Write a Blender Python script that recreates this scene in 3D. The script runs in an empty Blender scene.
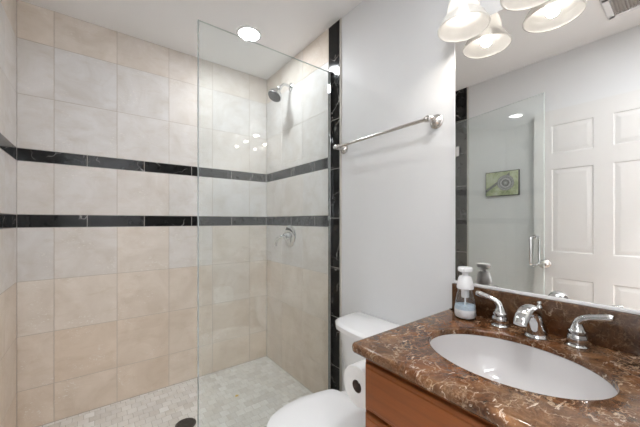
import bpy, bmesh, math, random
from mathutils import Vector, Matrix

# ------------------------------------------------------------------ camera, world, exposure
SC = bpy.context.scene
COL = SC.collection
random.seed(7)
CAMZ = 1.18
cam = bpy.data.cameras.new('camera')
camo = bpy.data.objects.new('camera', cam)
COL.objects.link(camo)
cam.sensor_width = 36.0
cam.lens = 292.0 / 640 * 36
cam.shift_y = 7.5 / 640
cam.clip_start = 0.02
camo.location = (0, 0, CAMZ)
camo.rotation_euler = (math.pi / 2, 0, -math.radians(37.25))
SC.camera = camo

world = bpy.data.worlds.new('world')
SC.world = world
world.use_nodes = True
world.node_tree.nodes['Background'].inputs[0].default_value = (0.90, 0.94, 1.0, 1)
world.node_tree.nodes['Background'].inputs[1].default_value = 0.6

SC.view_settings.view_transform = 'Standard'
SC.view_settings.look = 'None'
SC.view_settings.exposure = 2.12
SC.view_settings.gamma = 1.0
SC.view_settings.use_curve_mapping = False
SC.cycles.max_bounces = 14
SC.cycles.transparent_max_bounces = 24
SC.cycles.diffuse_bounces = 6
SC.cycles.glossy_bounces = 8
SC.cycles.caustics_reflective = False
SC.cycles.caustics_refractive = False
SC.cycles.sample_clamp_indirect = 8.0

POWER_DOWNLIGHT = 40.0     # emission strength of the recessed lamp above the shower
POWER_ADDED_LAMP = 54.0   # and of the unseen fill lamp added by the doorway
POWER_BULB = 3.0           # vanity bulbs
POWER_SHADE = 0.95          # watts thrown down through each vanity shade
POWER_HALL_FILL = 46.0          # watts of the fill light added in the hall

hl = bpy.data.lights.new('added_hall_fill', 'AREA')  # unseen fill, added to brighten the room through the doorway
hl.shape = 'SQUARE'
hl.size = 0.9
hl.energy = POWER_HALL_FILL
hl.color = (0.94, 0.97, 1.0)
hlo = bpy.data.objects.new('added_hall_fill', hl)
COL.objects.link(hlo)
hlo.location = (0.1, -0.35, 2.30)
hlo.rotation_euler = (math.radians(-60), 0, 0)

# ------------------------------------------------------------------ dimensions
RX = 1.175      # right wall (vanity, toilet, shower valve)
LX = -0.36      # left wall
BY = 2.315      # shower back wall
FY = -0.06      # front wall with the doorway
CZ = 2.415      # ceiling
GY = 1.430      # plane of the fixed shower glass


# ------------------------------------------------------------------ materials
def new_mat(name):
    m = bpy.data.materials.new(name)
    m.use_nodes = True
    nt = m.node_tree
    return m, nt, nt.nodes['Principled BSDF']


def N(nt, typ, **kw):
    n = nt.nodes.new(typ)
    for k, v in kw.items():
        if k.startswith('i_'):
            n.inputs[k[2:].replace('_', ' ')].default_value = v
        else:
            setattr(n, k, v)
    return n


def L(nt, a, b):
    nt.links.new(a, b)


def ramp(nt, fac, stops, interp='LINEAR'):
    r = nt.nodes.new('ShaderNodeValToRGB')
    r.color_ramp.interpolation = interp
    e = r.color_ramp.elements
    while len(e) > 1:
        e.remove(e[-1])
    e[0].position = stops[0][0]
    e[0].color = (*stops[0][1], 1)
    for p, c in stops[1:]:
        x = e.new(p)
        x.color = (*c, 1)
    L(nt, fac, r.inputs['Fac'])
    return r.outputs['Color']


def mix(nt, fac, a, b, mode='MIX'):
    m = nt.nodes.new('ShaderNodeMix')
    m.data_type = 'RGBA'
    m.blend_type = mode
    for s, v in ((m.inputs[0], fac), (m.inputs[6], a), (m.inputs[7], b)):
        if isinstance(v, bpy.types.NodeSocket):
            L(nt, v, s)
        elif isinstance(v, (int, float)):
            s.default_value = v
        else:
            s.default_value = (*v, 1)
    return m.outputs[2]


def math_n(nt, op, a, b=None, clamp=False):
    m = nt.nodes.new('ShaderNodeMath')
    m.operation = op
    m.use_clamp = clamp
    for i, v in enumerate((a, b)):
        if v is None:
            continue
        if isinstance(v, bpy.types.NodeSocket):
            L(nt, v, m.inputs[i])
        else:
            m.inputs[i].default_value = v
    return m.outputs[0]


def pos(nt):
    return N(nt, 'ShaderNodeNewGeometry').outputs['Position']


def mapped(nt, vec, scale=(1, 1, 1), rot=(0, 0, 0), loc=(0, 0, 0)):
    m = N(nt, 'ShaderNodeMapping')
    m.inputs['Scale'].default_value = scale
    m.inputs['Rotation'].default_value = rot
    m.inputs['Location'].default_value = loc
    L(nt, vec, m.inputs['Vector'])
    return m.outputs['Vector']


def noise(nt, vec, scale, detail=4.0, rough=0.55, dist=0.0):
    n = N(nt, 'ShaderNodeTexNoise')
    n.inputs['Scale'].default_value = scale
    n.inputs['Detail'].default_value = detail
    n.inputs['Roughness'].default_value = rough
    n.inputs['Distortion'].default_value = dist
    L(nt, vec, n.inputs['Vector'])
    return n


def bump(nt, bsdf, height, strength=0.2, distance=0.002):
    b = N(nt, 'ShaderNodeBump')
    b.inputs['Strength'].default_value = strength
    b.inputs['Distance'].default_value = distance
    L(nt, height, b.inputs['Height'])
    L(nt, b.outputs['Normal'], bsdf.inputs['Normal'])


def plain(name, col, rough=0.5, metal=0.0, var=0.03, bstr=0.0, nscale=12.0, coat=0.0):
    """A procedural finish: a base colour with a faint mottling and, if asked, a fine bump."""
    m, nt, b = new_mat(name)
    p = pos(nt)
    n = noise(nt, p, nscale, 3)
    c2 = tuple(max(0, c * (1 - var)) for c in col)
    c1 = tuple(min(1, c * (1 + var)) for c in col)
    L(nt, ramp(nt, n.outputs['Fac'], [(0.3, c2), (0.7, c1)]), b.inputs['Base Color'])
    b.inputs['Roughness'].default_value = rough
    b.inputs['Metallic'].default_value = metal
    b.inputs['Coat Weight'].default_value = coat
    if bstr:
        n2 = noise(nt, p, 180, 2)
        bump(nt, b, n2.outputs['Fac'], bstr, 0.001)
    return m


def attr(nt, name='tone'):
    a = N(nt, 'ShaderNodeAttribute')
    a.attribute_name = name
    return a


def travertine(name, rough=0.36, light=False):
    m, nt, b = new_mat(name)
    a = attr(nt)
    sep = N(nt, 'ShaderNodeSeparateColor')
    L(nt, a.outputs['Color'], sep.inputs['Color'])
    # every tile samples its own patch of stone
    off = N(nt, 'ShaderNodeVectorMath', operation='SCALE')
    L(nt, a.outputs['Color'], off.inputs[0])
    off.inputs['Scale'].default_value = 37.0
    add = N(nt, 'ShaderNodeVectorMath', operation='ADD')
    L(nt, pos(nt), add.inputs[0])
    L(nt, off.outputs[0], add.inputs[1])
    v = add.outputs[0]
    if light:
        base = ramp(nt, sep.outputs['Red'], [(0.0, (0.74, 0.72, 0.695)), (0.5, (0.83, 0.815, 0.79)), (1.0, (0.89, 0.88, 0.86))])
    else:
        base = ramp(nt, sep.outputs['Red'], [(0.0, (0.75, 0.625, 0.505)), (0.45, (0.78, 0.71, 0.64)), (1.0, (0.75, 0.74, 0.74))])
    cloud = noise(nt, v, 5.5, 6, 0.6, 0.8)
    c = mix(nt, ramp(nt, cloud.outputs['Fac'], [(0.35, (0, 0, 0)), (0.68, (1, 1, 1))]), base,
            mix(nt, 1.0, base, (0.86, 0.835, 0.80), 'MULTIPLY'))
    band = noise(nt, mapped(nt, v, (6, 6, 16), (0.35, 0.2, 0.1)), 1.6, 8, 0.65, 0.5)
    c = mix(nt, ramp(nt, band.outputs['Fac'], [(0.52, (0, 0, 0)), (0.70, (0.5, 0.5, 0.5))]), c,
            mix(nt, 1.0, c, (0.88, 0.84, 0.78), 'MULTIPLY'))
    # pale crystal flecks gathered in patches
    fl = noise(nt, mapped(nt, v, (1, 1, 1.7)), 70, 4, 0.6)
    pt = noise(nt, v, 7, 2, 0.5)
    f = math_n(nt, 'MULTIPLY', math_n(nt, 'GREATER_THAN', fl.outputs['Fac'], 0.61),
               ramp(nt, pt.outputs['Fac'], [(0.52, (0, 0, 0)), (0.64, (0.6, 0.6, 0.6))]))
    c = mix(nt, f, c, (0.86, 0.83, 0.78))
    L(nt, c, b.inputs['Base Color'])
    b.inputs['Roughness'].default_value = rough
    b.inputs['Specular IOR Level'].default_value = 0.22
    bump(nt, b, cloud.outputs['Fac'], 0.04, 0.002)
    return m


def cracks(nt, vec, scale, width, distort=0.35, dscale=3.0):
    """thin irregular veins: edges of distorted cells"""
    n = noise(nt, vec, dscale, 4, 0.6)
    sub = N(nt, 'ShaderNodeVectorMath', operation='SUBTRACT')
    L(nt, n.outputs['Color'], sub.inputs[0])
    sub.inputs[1].default_value = (0.5, 0.5, 0.5)
    sc = N(nt, 'ShaderNodeVectorMath', operation='SCALE')
    L(nt, sub.outputs[0], sc.inputs[0])
    sc.inputs['Scale'].default_value = distort
    add = N(nt, 'ShaderNodeVectorMath', operation='ADD')
    L(nt, vec, add.inputs[0])
    L(nt, sc.outputs[0], add.inputs[1])
    v = N(nt, 'ShaderNodeTexVoronoi', feature='DISTANCE_TO_EDGE')
    v.inputs['Scale'].default_value = scale
    L(nt, add.outputs[0], v.inputs['Vector'])
    return ramp(nt, v.outputs['Distance'], [(0.0, (1, 1, 1)), (width, (0, 0, 0))])


def black_marble(name):
    m, nt, b = new_mat(name)
    a = attr(nt)
    off = N(nt, 'ShaderNodeVectorMath', operation='SCALE')
    L(nt, a.outputs['Color'], off.inputs[0])
    off.inputs['Scale'].default_value = 23.0
    add = N(nt, 'ShaderNodeVectorMath', operation='ADD')
    L(nt, pos(nt), add.inputs[0])
    L(nt, off.outputs[0], add.inputs[1])
    v = add.outputs[0]
    cr = cracks(nt, v, 4.5, 0.016, 0.25, 4)
    mask = noise(nt, v, 6, 2)
    f = math_n(nt, 'MULTIPLY', cr, ramp(nt, mask.outputs['Fac'], [(0.46, (0, 0, 0)), (0.62, (0.75, 0.75, 0.75))]))
    base = ramp(nt, noise(nt, v, 20, 4).outputs['Fac'], [(0.3, (0.004, 0.004, 0.004)), (0.75, (0.012, 0.011, 0.011))])
    L(nt, mix(nt, f, base, (0.45, 0.43, 0.41)), b.inputs['Base Color'])
    b.inputs['Roughness'].default_value = 0.10
    b.inputs['Specular IOR Level'].default_value = 0.20
    return m


def emperador(name, flecks=1.0, dark=1.0):
    m, nt, b = new_mat(name)
    p = pos(nt)
    n1 = noise(nt, p, 16, 10, 0.72, 0.7)
    base = ramp(nt, n1.outputs['Fac'], [(0.32, (0.028, 0.012, 0.006)), (0.42, (0.080, 0.038, 0.018)),
                                        (0.52, (0.125, 0.062, 0.030)), (0.62, (0.18, 0.094, 0.045)), (0.74, (0.34, 0.18, 0.075))])
    tone = noise(nt, mapped(nt, p, (1, 1, 1), loc=(4, 2, 9)), 5, 3)
    base = mix(nt, ramp(nt, tone.outputs['Fac'], [(0.42, (0, 0, 0)), (0.62, (1, 1, 1))]), base, mix(nt, 1.0, base, (1.0, 0.74, 0.50), 'MULTIPLY'))
    c1 = cracks(nt, p, 17, 0.045, 0.20, 12)
    m1 = noise(nt, p, 12, 3)
    f1 = math_n(nt, 'MULTIPLY', c1, ramp(nt, m1.outputs['Fac'], [(0.42, (0, 0, 0)), (0.60, (0.8, 0.8, 0.8))]))
    c2 = cracks(nt, mapped(nt, p, (1, 1, 1), (0.3, 0.5, 0.9)), 46, 0.06, 0.10, 25)
    m2 = noise(nt, mapped(nt, p, (1, 1, 1), loc=(3, 1, 2)), 16, 3)
    f2 = math_n(nt, 'MULTIPLY', c2, ramp(nt, m2.outputs['Fac'], [(0.42, (0, 0, 0)), (0.60, (0.45, 0.45, 0.45))]))
    # short pale flecks, stretched one way
    bl = noise(nt, mapped(nt, p, (0.55, 1.25, 1.0), (0, 0, 0.5), loc=(7, 3, 1)), 52, 6, 0.66, 0.8)
    f3 = ramp(nt, bl.outputs['Fac'], [(0.60, (0, 0, 0)), (0.66, (0.85, 0.85, 0.85))])
    m3 = noise(nt, mapped(nt, p, (1, 1, 1), loc=(1, 8, 2)), 7, 3)
    f3 = math_n(nt, 'MULTIPLY', f3, ramp(nt, m3.outputs['Fac'], [(0.38, (0, 0, 0)), (0.52, (1, 1, 1))]))
    c = mix(nt, f2, base, (0.36, 0.24, 0.15))
    c = mix(nt, f1, c, (0.50, 0.37, 0.25))
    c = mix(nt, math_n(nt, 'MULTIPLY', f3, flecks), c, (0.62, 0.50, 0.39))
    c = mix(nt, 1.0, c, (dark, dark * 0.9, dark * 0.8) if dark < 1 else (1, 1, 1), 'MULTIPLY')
    L(nt, c, b.inputs['Base Color'])
    b.inputs['Roughness'].default_value = 0.12
    b.inputs['Specular IOR Level'].default_value = 0.45
    return m


def wood(name):
    m, nt, b = new_mat(name)
    p = pos(nt)
    g = noise(nt, mapped(nt, p, (16, 1.2, 16)), 4, 6, 0.6, 0.4)
    c = ramp(nt, g.outputs['Fac'], [(0.3, (0.165, 0.045, 0.008)), (0.55, (0.205, 0.058, 0.011)), (0.8, (0.245, 0.072, 0.015))])
    L(nt, c, b.inputs['Base Color'])
    b.inputs['Roughness'].default_value = 0.36
    b.inputs['Coat Weight'].default_value = 0.08
    b.inputs['Coat Roughness'].default_value = 0.25
    return m


def thin_glass(name, tint, ior=1.5, haze=0.0):
    """Clear sheet: what is behind it shows through tinted, what is before it is mirrored by Fresnel."""
    m, nt, b = new_mat(name)
    nt.nodes.remove(b)
    out = nt.nodes['Material Output']
    # Schlick reflectance, the same from both sides of the sheet
    lw = N(nt, 'ShaderNodeLayerWeight')
    lw.inputs['Blend'].default_value = 0.5
    f0 = ((ior - 1) / (ior + 1)) ** 2
    fr = math_n(nt, 'ADD', math_n(nt, 'MULTIPLY', math_n(nt, 'POWER', lw.outputs['Facing'], 5.0), 1 - f0), f0)
    tr = N(nt, 'ShaderNodeBsdfTransparent')
    tr.inputs['Color'].default_value = (*tint, 1)
    gl = N(nt, 'ShaderNodeBsdfGlossy')
    gl.inputs['Roughness'].default_value = 0.0
    gl.inputs['Color'].default_value = (1, 1, 1, 1)
    mx = N(nt, 'ShaderNodeMixShader')
    L(nt, fr, mx.inputs[0])
    L(nt, tr.outputs[0], mx.inputs[1])
    L(nt, gl.outputs[0], mx.inputs[2])
    last = mx.outputs[0]
    if haze:
        df = N(nt, 'ShaderNodeBsdfDiffuse')
        df.inputs['Color'].default_value = (0.88, 0.93, 0.95, 1)
        m2 = N(nt, 'ShaderNodeMixShader')
        # pale diffuse veil over the sheet: faint, cloudy
        nz = noise(nt, pos(nt), 5, 3)
        L(nt, ramp(nt, nz.outputs['Fac'], [(0.3, (haze * 0.7,) * 3), (0.7, (haze * 1.3,) * 3)]), m2.inputs[0])
        L(nt, last, m2.inputs[1])
        L(nt, df.outputs[0], m2.inputs[2])
        last = m2.outputs[0]
    L(nt, last, out.inputs['Surface'])
    return m


def emitter(name, col, strength):
    m, nt, b = new_mat(name)
    nt.nodes.remove(b)
    e = N(nt, 'ShaderNodeEmission')
    e.inputs['Color'].default_value = (*col, 1)
    e.inputs['Strength'].default_value = strength
    L(nt, e.outputs[0], nt.nodes['Material Output'].inputs['Surface'])
    return m


def frosted_shade(name):
    m, nt, b = new_mat(name)
    nt.nodes.remove(b)
    out = nt.nodes['Material Output']
    p = pos(nt)
    n = noise(nt, p, 45, 3)
    col = ramp(nt, n.outputs['Fac'], [(0.3, (0.76, 0.75, 0.73)), (0.7, (0.80, 0.79, 0.77))])
    tl = N(nt, 'ShaderNodeBsdfTranslucent')
    L(nt, col, tl.inputs['Color'])
    df = N(nt, 'ShaderNodeBsdfPrincipled')
    L(nt, col, df.inputs['Base Color'])
    df.inputs['Roughness'].default_value = 0.15
    tp = N(nt, 'ShaderNodeBsdfTransparent')
    m1 = N(nt, 'ShaderNodeMixShader')
    m1.inputs[0].default_value = 0.65
    L(nt, tl.outputs[0], m1.inputs[1])
    L(nt, df.outputs[0], m1.inputs[2])
    m2 = N(nt, 'ShaderNodeMixShader')
    m2.inputs[0].default_value = 0.22
    L(nt, m1.outputs[0], m2.inputs[1])
    L(nt, tp.outputs[0], m2.inputs[2])
    L(nt, m2.outputs[0], out.inputs['Surface'])
    return m


M = {}
M['trav'] = travertine('travertine_tile')
M['mosaic'] = travertine('travertine_mosaic', 0.35, True)
M['black'] = black_marble('black_marble')
M['grout'] = plain('grout', (0.50, 0.44, 0.38), 0.8, nscale=60, bstr=0.1)
M['grout_light'] = plain('pale_grout', (0.50, 0.47, 0.43), 0.8, nscale=60, bstr=0.1)
M['paint'] = plain('wall_paint', (0.69, 0.692, 0.697), 0.5, var=0.012, bstr=0.04, nscale=2)
M['ceil'] = plain('ceiling_paint', (0.86, 0.86, 0.86), 0.7, var=0.012, bstr=0.05, nscale=2)
M['door'] = plain('door_paint', (0.68, 0.672, 0.66), 0.35, var=0.01, nscale=3)
M['porcelain'] = plain('porcelain', (0.83, 0.83, 0.84), 0.07, var=0.005, coat=0.4)
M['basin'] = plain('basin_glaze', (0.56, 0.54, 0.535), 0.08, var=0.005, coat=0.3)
M['plastic'] = plain('white_plastic', (0.84, 0.84, 0.85), 0.22, var=0.005)
M['chrome'] = plain('chrome', (0.64, 0.65, 0.66), 0.05, 1.0, var=0.01)
M['nickel'] = plain('brushed_nickel', (0.60, 0.575, 0.55), 0.24, 1.0, var=0.05, nscale=60)
M['dark_metal'] = plain('dark_steel', (0.16, 0.155, 0.15), 0.35, 1.0, var=0.2, nscale=80)
M['marble'] = emperador('brown_marble')
M['marble_shaded'] = emperador('shaded_brown_marble', 0.3, 0.6)  # counter stone darkened, fewer flecks: the backsplash's shade put into its colour
M['wood'] = wood('cherry_wood')
M['glass'] = thin_glass('shower_glass', (0.972, 0.990, 0.985), 1.52, 0.035)
M['glass_edge'] = plain('glass_edge', (0.52, 0.58, 0.56), 0.12, var=0.1, nscale=20)
M['seal'] = thin_glass('clear_vinyl', (0.74, 0.77, 0.75), 1.5, 0.28)
M['mirror'] = plain('mirror_silver', (0.93, 0.92, 0.90), 0.0, 1.0, var=0.0)
M['bottle'] = thin_glass('clear_plastic', (0.98, 0.985, 0.99), 1.35, 0.012)
M['soap'] = plain('white_soap', (0.88, 0.88, 0.90), 0.4, var=0.02, nscale=30)
M['soap_blue'] = plain('blue_soap', (0.50, 0.61, 0.70), 0.3, var=0.15, nscale=60)
M['paper'] = plain('tissue_paper', (0.80, 0.80, 0.80), 0.9, var=0.02, nscale=90, bstr=0.1)
M['card'] = plain('brown_card', (0.10, 0.07, 0.055), 0.9)
M['shade'] = frosted_shade('frosted_glass_shade')
M['bulb'] = emitter('bulb_glow', (1.0, 0.93, 0.85), POWER_BULB)
M['lens'] = emitter('downlight_lens', (0.94, 0.97, 1.0), POWER_DOWNLIGHT)
M['lens_fill'] = emitter('added_fill_lens', (0.94, 0.97, 1.0), POWER_ADDED_LAMP)
M['yellow'] = plain('yellow_petal', (0.85, 0.50, 0.01), 0.6, nscale=400, var=0.3)
M['vent_grey'] = plain('vent_grey', (0.42, 0.40, 0.38), 0.5)
M['void'] = plain('dark_recess', (0.02, 0.018, 0.016), 0.8)


def hall_floor_mat():
    m, nt, b = new_mat('hall_floor_wood')
    g = noise(nt, mapped(nt, pos(nt), (10, 1, 1)), 4, 5)
    L(nt, ramp(nt, g.outputs['Fac'], [(0.3, (0.22, 0.13, 0.07)), (0.7, (0.36, 0.22, 0.12))]), b.inputs['Base Color'])
    b.inputs['Roughness'].default_value = 0.35
    return m


M['hallfloor'] = hall_floor_mat()


# ------------------------------------------------------------------ mesh helpers
def faces_from_loops(bm, loops, closed=True, cap0=False, cap1=False):
    n = len(loops[0])
    for a, b in zip(loops[:-1], loops[1:]):
        for i in range(n if closed else n - 1):
            j = (i + 1) % n
            try:
                bm.faces.new((a[i], a[j], b[j], b[i]))
            except ValueError:
                pass
    if cap0:
        bm.faces.new(list(reversed(loops[0])))
    if cap1:
        bm.faces.new(loops[-1])


def loft(bm, sections, closed=True, cap0=True, cap1=True):
    loops = [[bm.verts.new(p) for p in s] for s in sections]
    faces_from_loops(bm, loops, closed, cap0, cap1)
    return loops


def box(bm, x0, x1, y0, y1, z0, z1, bev=0.0, seg=2):
    r = bmesh.ops.create_cube(bm, size=1.0)
    vs = r['verts']
    for v in vs:
        v.co = Vector(((x0 + x1) / 2 + v.co.x * (x1 - x0), (y0 + y1) / 2 + v.co.y * (y1 - y0), (z0 + z1) / 2 + v.co.z * (z1 - z0)))
    if bev:
        es = list({e for v in vs for e in v.link_edges})
        bmesh.ops.bevel(bm, geom=es, offset=bev, segments=seg, profile=0.5, affect='EDGES')


def frame_of(d):
    d = Vector(d).normalized()
    up = Vector((0, 0, 1)) if abs(d.z) < 0.9 else Vector((1, 0, 0))
    a = d.cross(up).normalized()
    return a, d.cross(a).normalized()


def lathe(bm, profile, origin=(0, 0, 0), axis=(0, 0, 1), n=40, cap0=True, cap1=True):
    """profile: (radius, distance along axis)"""
    o = Vector(origin)
    d = Vector(axis).normalized()
    a, b = frame_of(d)
    secs = []
    for r, h in profile:
        r = max(r, 1e-5)
        secs.append([o + d * h + (a * math.cos(t) + b * math.sin(t)) * r for t in (2 * math.pi * i / n for i in range(n))])
    loft(bm, secs, True, cap0, cap1)


def smooth_path(pts, sub=8):
    """Catmull-Rom through points of any dimension"""
    out = []
    P = [pts[0]] + list(pts) + [pts[-1]]
    for i in range(1, len(P) - 2):
        for k in range(sub):
            t = k / sub
            out.append(tuple(0.5 * ((2 * b) + (-a + c) * t + (2 * a - 5 * b + 4 * c - d) * t * t + (-a + 3 * b - 3 * c + d) * t ** 3)
                             for a, b, c, d in zip(P[i - 1], P[i], P[i + 1], P[i + 2])))
    out.append(tuple(pts[-1]))
    return out


def tube(bm, pts, radii, n=20, flat=1.0, side=None):
    """sweep along pts; flat scales the second axis of the section"""
    if not hasattr(radii, '__len__'):
        radii = [radii] * len(pts)
    P = [Vector(p) for p in pts]
    secs = []
    prev = None
    for i, p in enumerate(P):
        d = (P[min(i + 1, len(P) - 1)] - P[max(i - 1, 0)]).normalized()
        if side is not None:
            a = Vector(side) - d * d.dot(Vector(side))
            a.normalize()
        elif prev is None:
            a, _ = frame_of(d)
        else:
            a = (prev - d * d.dot(prev)).normalized()
        prev = a
        b = d.cross(a).normalized()
        r = radii[i]
        fl = flat[i] if hasattr(flat, '__len__') else flat
        secs.append([p + a * math.cos(t) * r + b * math.sin(t) * r * fl for t in (2 * math.pi * k / n for k in range(n))])
    loft(bm, secs)


def sphere(bm, c, r, sx=1, sy=1, sz=1, u=24, v=16):
    g = bmesh.ops.create_uvsphere(bm, u_segments=u, v_segments=v, radius=1)
    for w in g['verts']:
        w.co = Vector((c[0] + w.co.x * r * sx, c[1] + w.co.y * r * sy, c[2] + w.co.z * r * sz))


def rounded_rect(x0, x1, y0, y1, rads, seg=8):
    """[(point, outward normal)] counter-clockwise; rads for corners (x0y0, x1y0, x1y1, x0y1)"""
    out = []
    cs = [((x0, y0), 180, rads[0], 1, 1), ((x1, y0), 270, rads[1], -1, 1), ((x1, y1), 0, rads[2], -1, -1), ((x0, y1), 90, rads[3], 1, -1)]
    for (cx, cy), a0, r, sx, sy in cs:
        ox, oy = cx + sx * r, cy + sy * r
        for k in range(seg + 1):
            a = math.radians(a0 + 90 * k / seg)
            nrm = (math.cos(a), math.sin(a))
            out.append(((ox + nrm[0] * r, oy + nrm[1] * r), nrm))
    return out


def profiled_slab(bm, ring, prof, cap0=True, cap1=True):
    """ring of (point, normal); prof list of (inset, z)"""
    secs = [[(p[0] - q[0] * ins, p[1] - q[1] * ins, z) for p, q in ring] for ins, z in prof]
    return loft(bm, secs, True, cap0, cap1)


ROOTLOC = {}


def obj(name, bm, mat, parent=None, smooth=35, loc=None, label=None, mats=None):
    bmesh.ops.remove_doubles(bm, verts=bm.verts, dist=1e-6)
    bmesh.ops.recalc_face_normals(bm, faces=bm.faces)
    me = bpy.data.meshes.new(name)
    base = ROOTLOC[parent.name] if parent is not None else Vector(loc or (0, 0, 0))
    for v in bm.verts:
        v.co -= base
    bm.to_mesh(me)
    bm.free()
    for mm in (mats or [mat]):
        me.materials.append(mm)
    if smooth:
        me.shade_smooth()
        try:
            me.set_sharp_from_angle(angle=math.radians(smooth))
        except Exception:
            pass
    o = bpy.data.objects.new(name, me)
    COL.objects.link(o)
    if parent is not None:
        o.parent = parent
    else:
        o.location = base
    ROOTLOC[o.name] = base
    if label:
        o['label'] = label
    return o


def thing(name, label, cat, loc, group=None):
    o = bpy.data.objects.new(name, None)
    o.empty_display_size = 0.05
    COL.objects.link(o)
    o.location = loc
    ROOTLOC[o.name] = Vector(loc)
    o['label'] = label
    o['category'] = cat
    if group:
        o['group'] = group
    return o


def tag(o, label, cat, group=None):
    o['label'] = label
    o['category'] = cat
    if group:
        o['group'] = group
    return o


def struct(name, bm, mat, mats=None, smooth=0):
    o = obj(name, bm, mat, smooth=smooth, mats=mats)
    o['kind'] = 'structure'
    return o


def B():
    return bmesh.new()


# ------------------------------------------------------------------ tiled walls
# row lines above the floor: (z0, z1, kind)
ROWS = [(0.0, 0.226, 't'), (0.226, 0.532, 't'), (0.532, 0.839, 't'), (0.839, 1.142, 't'), (1.142, 1.217, 'b'),
        (1.217, 1.517, 't'), (1.517, 1.589, 'b'), (1.589, 1.893, 't'), (1.893, 2.203, 't'), (2.203, CZ, 't')]
TONE = {0: (0.10, 0.30), 1: (0.12, 0.40), 2: (0.25, 0.50), 3: (0.45, 0.90), 5: (0.70, 1.0), 7: (0.75, 1.0), 8: (0.75, 1.0), 9: (0.35, 0.7)}


class Tiles:
    def __init__(self, pmap):
        self.bm = B()
        self.pm = pmap                    # (u, v, depth) -> xyz
        self.lay = self.bm.loops.layers.float_color.new('tone')

    def tile(self, u0, u1, v0, v1, mi, tone, gap=0.0014, d0=0.0, d1=0.009, ch=0.0012):
        if u1 - u0 < 0.006 or v1 - v0 < 0.006:
            return
        bm = self.bm
        g = gap
        a = [self.pm(u, v, d0) for u, v in ((u0 + g, v0 + g), (u1 - g, v0 + g), (u1 - g, v1 - g), (u0 + g, v1 - g))]
        b = [self.pm(u, v, d1 - ch * .6) for u, v in ((u0 + g, v0 + g), (u1 - g, v0 + g), (u1 - g, v1 - g), (u0 + g, v1 - g))]
        h = g + ch
        c = [self.pm(u, v, d1) for u, v in ((u0 + h, v0 + h), (u1 - h, v0 + h), (u1 - h, v1 - h), (u0 + h, v1 - h))]
        la, lb, lc = ([bm.verts.new(p) for p in s] for s in (a, b, c))
        fs = []
        for p, q in ((la, lb), (lb, lc)):
            for i in range(4):
                j = (i + 1) % 4
                fs.append(bm.faces.new((p[i], p[j], q[j], q[i])))
        fs.append(bm.faces.new(lc))
        for f in fs:
            f.material_index = mi
            for l in f.loops:
                l[self.lay] = tone

    def slab(self, u0, u1, v0, v1, mi, d0=0.0, d1=0.0075):
        bm = self.bm
        a = [bm.verts.new(self.pm(u, v, d0)) for u, v in ((u0, v0), (u1, v0), (u1, v1), (u0, v1))]
        b = [bm.verts.new(self.pm(u, v, d1)) for u, v in ((u0, v0), (u1, v0), (u1, v1), (u0, v1))]
        loops = [a, b]
        n0 = set(bm.faces)
        faces_from_loops(bm, loops, True, True, True)
        for f in bm.faces:
            if f not in n0:
                f.material_index = mi


def cuts(u0, u1, start, pitch):
    k = math.ceil((u0 - start) / pitch + 1e-6)
    pts = [u0]
    while start + k * pitch < u1 - 0.004:
        if start + k * pitch > u0 + 0.004:
            pts.append(start + k * pitch)
        k += 1
    pts.append(u1)
    return list(zip(pts[:-1], pts[1:]))


def tile_wall(name, pm, u0, u1, tstart, bstart, rng, strip=None):
    t = Tiles(pm)
    t.slab(u0, u1, 0, CZ, 3)
    for zz in (1.142, 1.517):
        t.slab(u0, u1, zz - 0.001, zz + 0.0755, 2, 0.007, 0.0079)
    for i, (z0, z1, kind) in enumerate(ROWS):
        for a, b in cuts(u0, u1, tstart if kind == 't' else bstart, 0.305):
            if kind == 't':
                lo, hi = TONE[i]
                t.tile(a, b, z0, z1, 0, (rng.uniform(lo, hi), rng.random(), rng.random(), 1))
            else:
                t.tile(a, b, z0, z1, 1, (rng.random(), rng.random(), rng.random(), 1))
    return struct(name, t.bm, None, [M['trav'], M['black'], M['grout_light'], M['grout']])


rng = random.Random(11)
T = 0.009   # tile thickness; finished faces sit on the wall planes
tile_wall('wall_back', lambda u, v, d: (u, BY + T - d, v), LX, RX, -0.206, -0.053, rng)
tile_wall('wall_right', lambda u, v, d: (RX + T - d, u, v), 1.455, BY, 1.751, 1.606, rng)
tile_wall('wall_left', lambda u, v, d: (LX - T + d, u, v), 1.435, BY, 1.751, 1.606, rng)


def border_strip(name, pm, u0, u1, rng):
    """vertical strip of black marble pieces where the tiled wall ends"""
    t = Tiles(pm)
    t.slab(u0, u1, 0.0, CZ, 1)
    z = -0.03
    while z < CZ:
        t.tile(u0, u1, max(z, 0), min(z + 0.307, CZ), 0, (rng.random(), rng.random(), rng.random(), 1))
        z += 0.307
    return struct(name, t.bm, None, [M['black'], M['grout_light']])


border_strip('trim_1', lambda u, v, d: (RX + T - d, u, v), 1.348, 1.455, rng)
border_strip('trim_2', lambda u, v, d: (LX - T + d, u, v), 1.323, 1.435, rng)
# thin pale stone bead closing the black border on each wall
for k, (x0, x1, y0, y1) in enumerate([(RX - 0.001, RX + 0.012, 1.335, 1.348), (LX - 0.012, LX + 0.001, 1.311, 1.323)]):
    bm = B()
    box(bm, x0, x1, y0, y1, 0, CZ, 0.003)
    struct('trim_%d' % (k + 3), bm, M['grout_light'], smooth=35)

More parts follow.
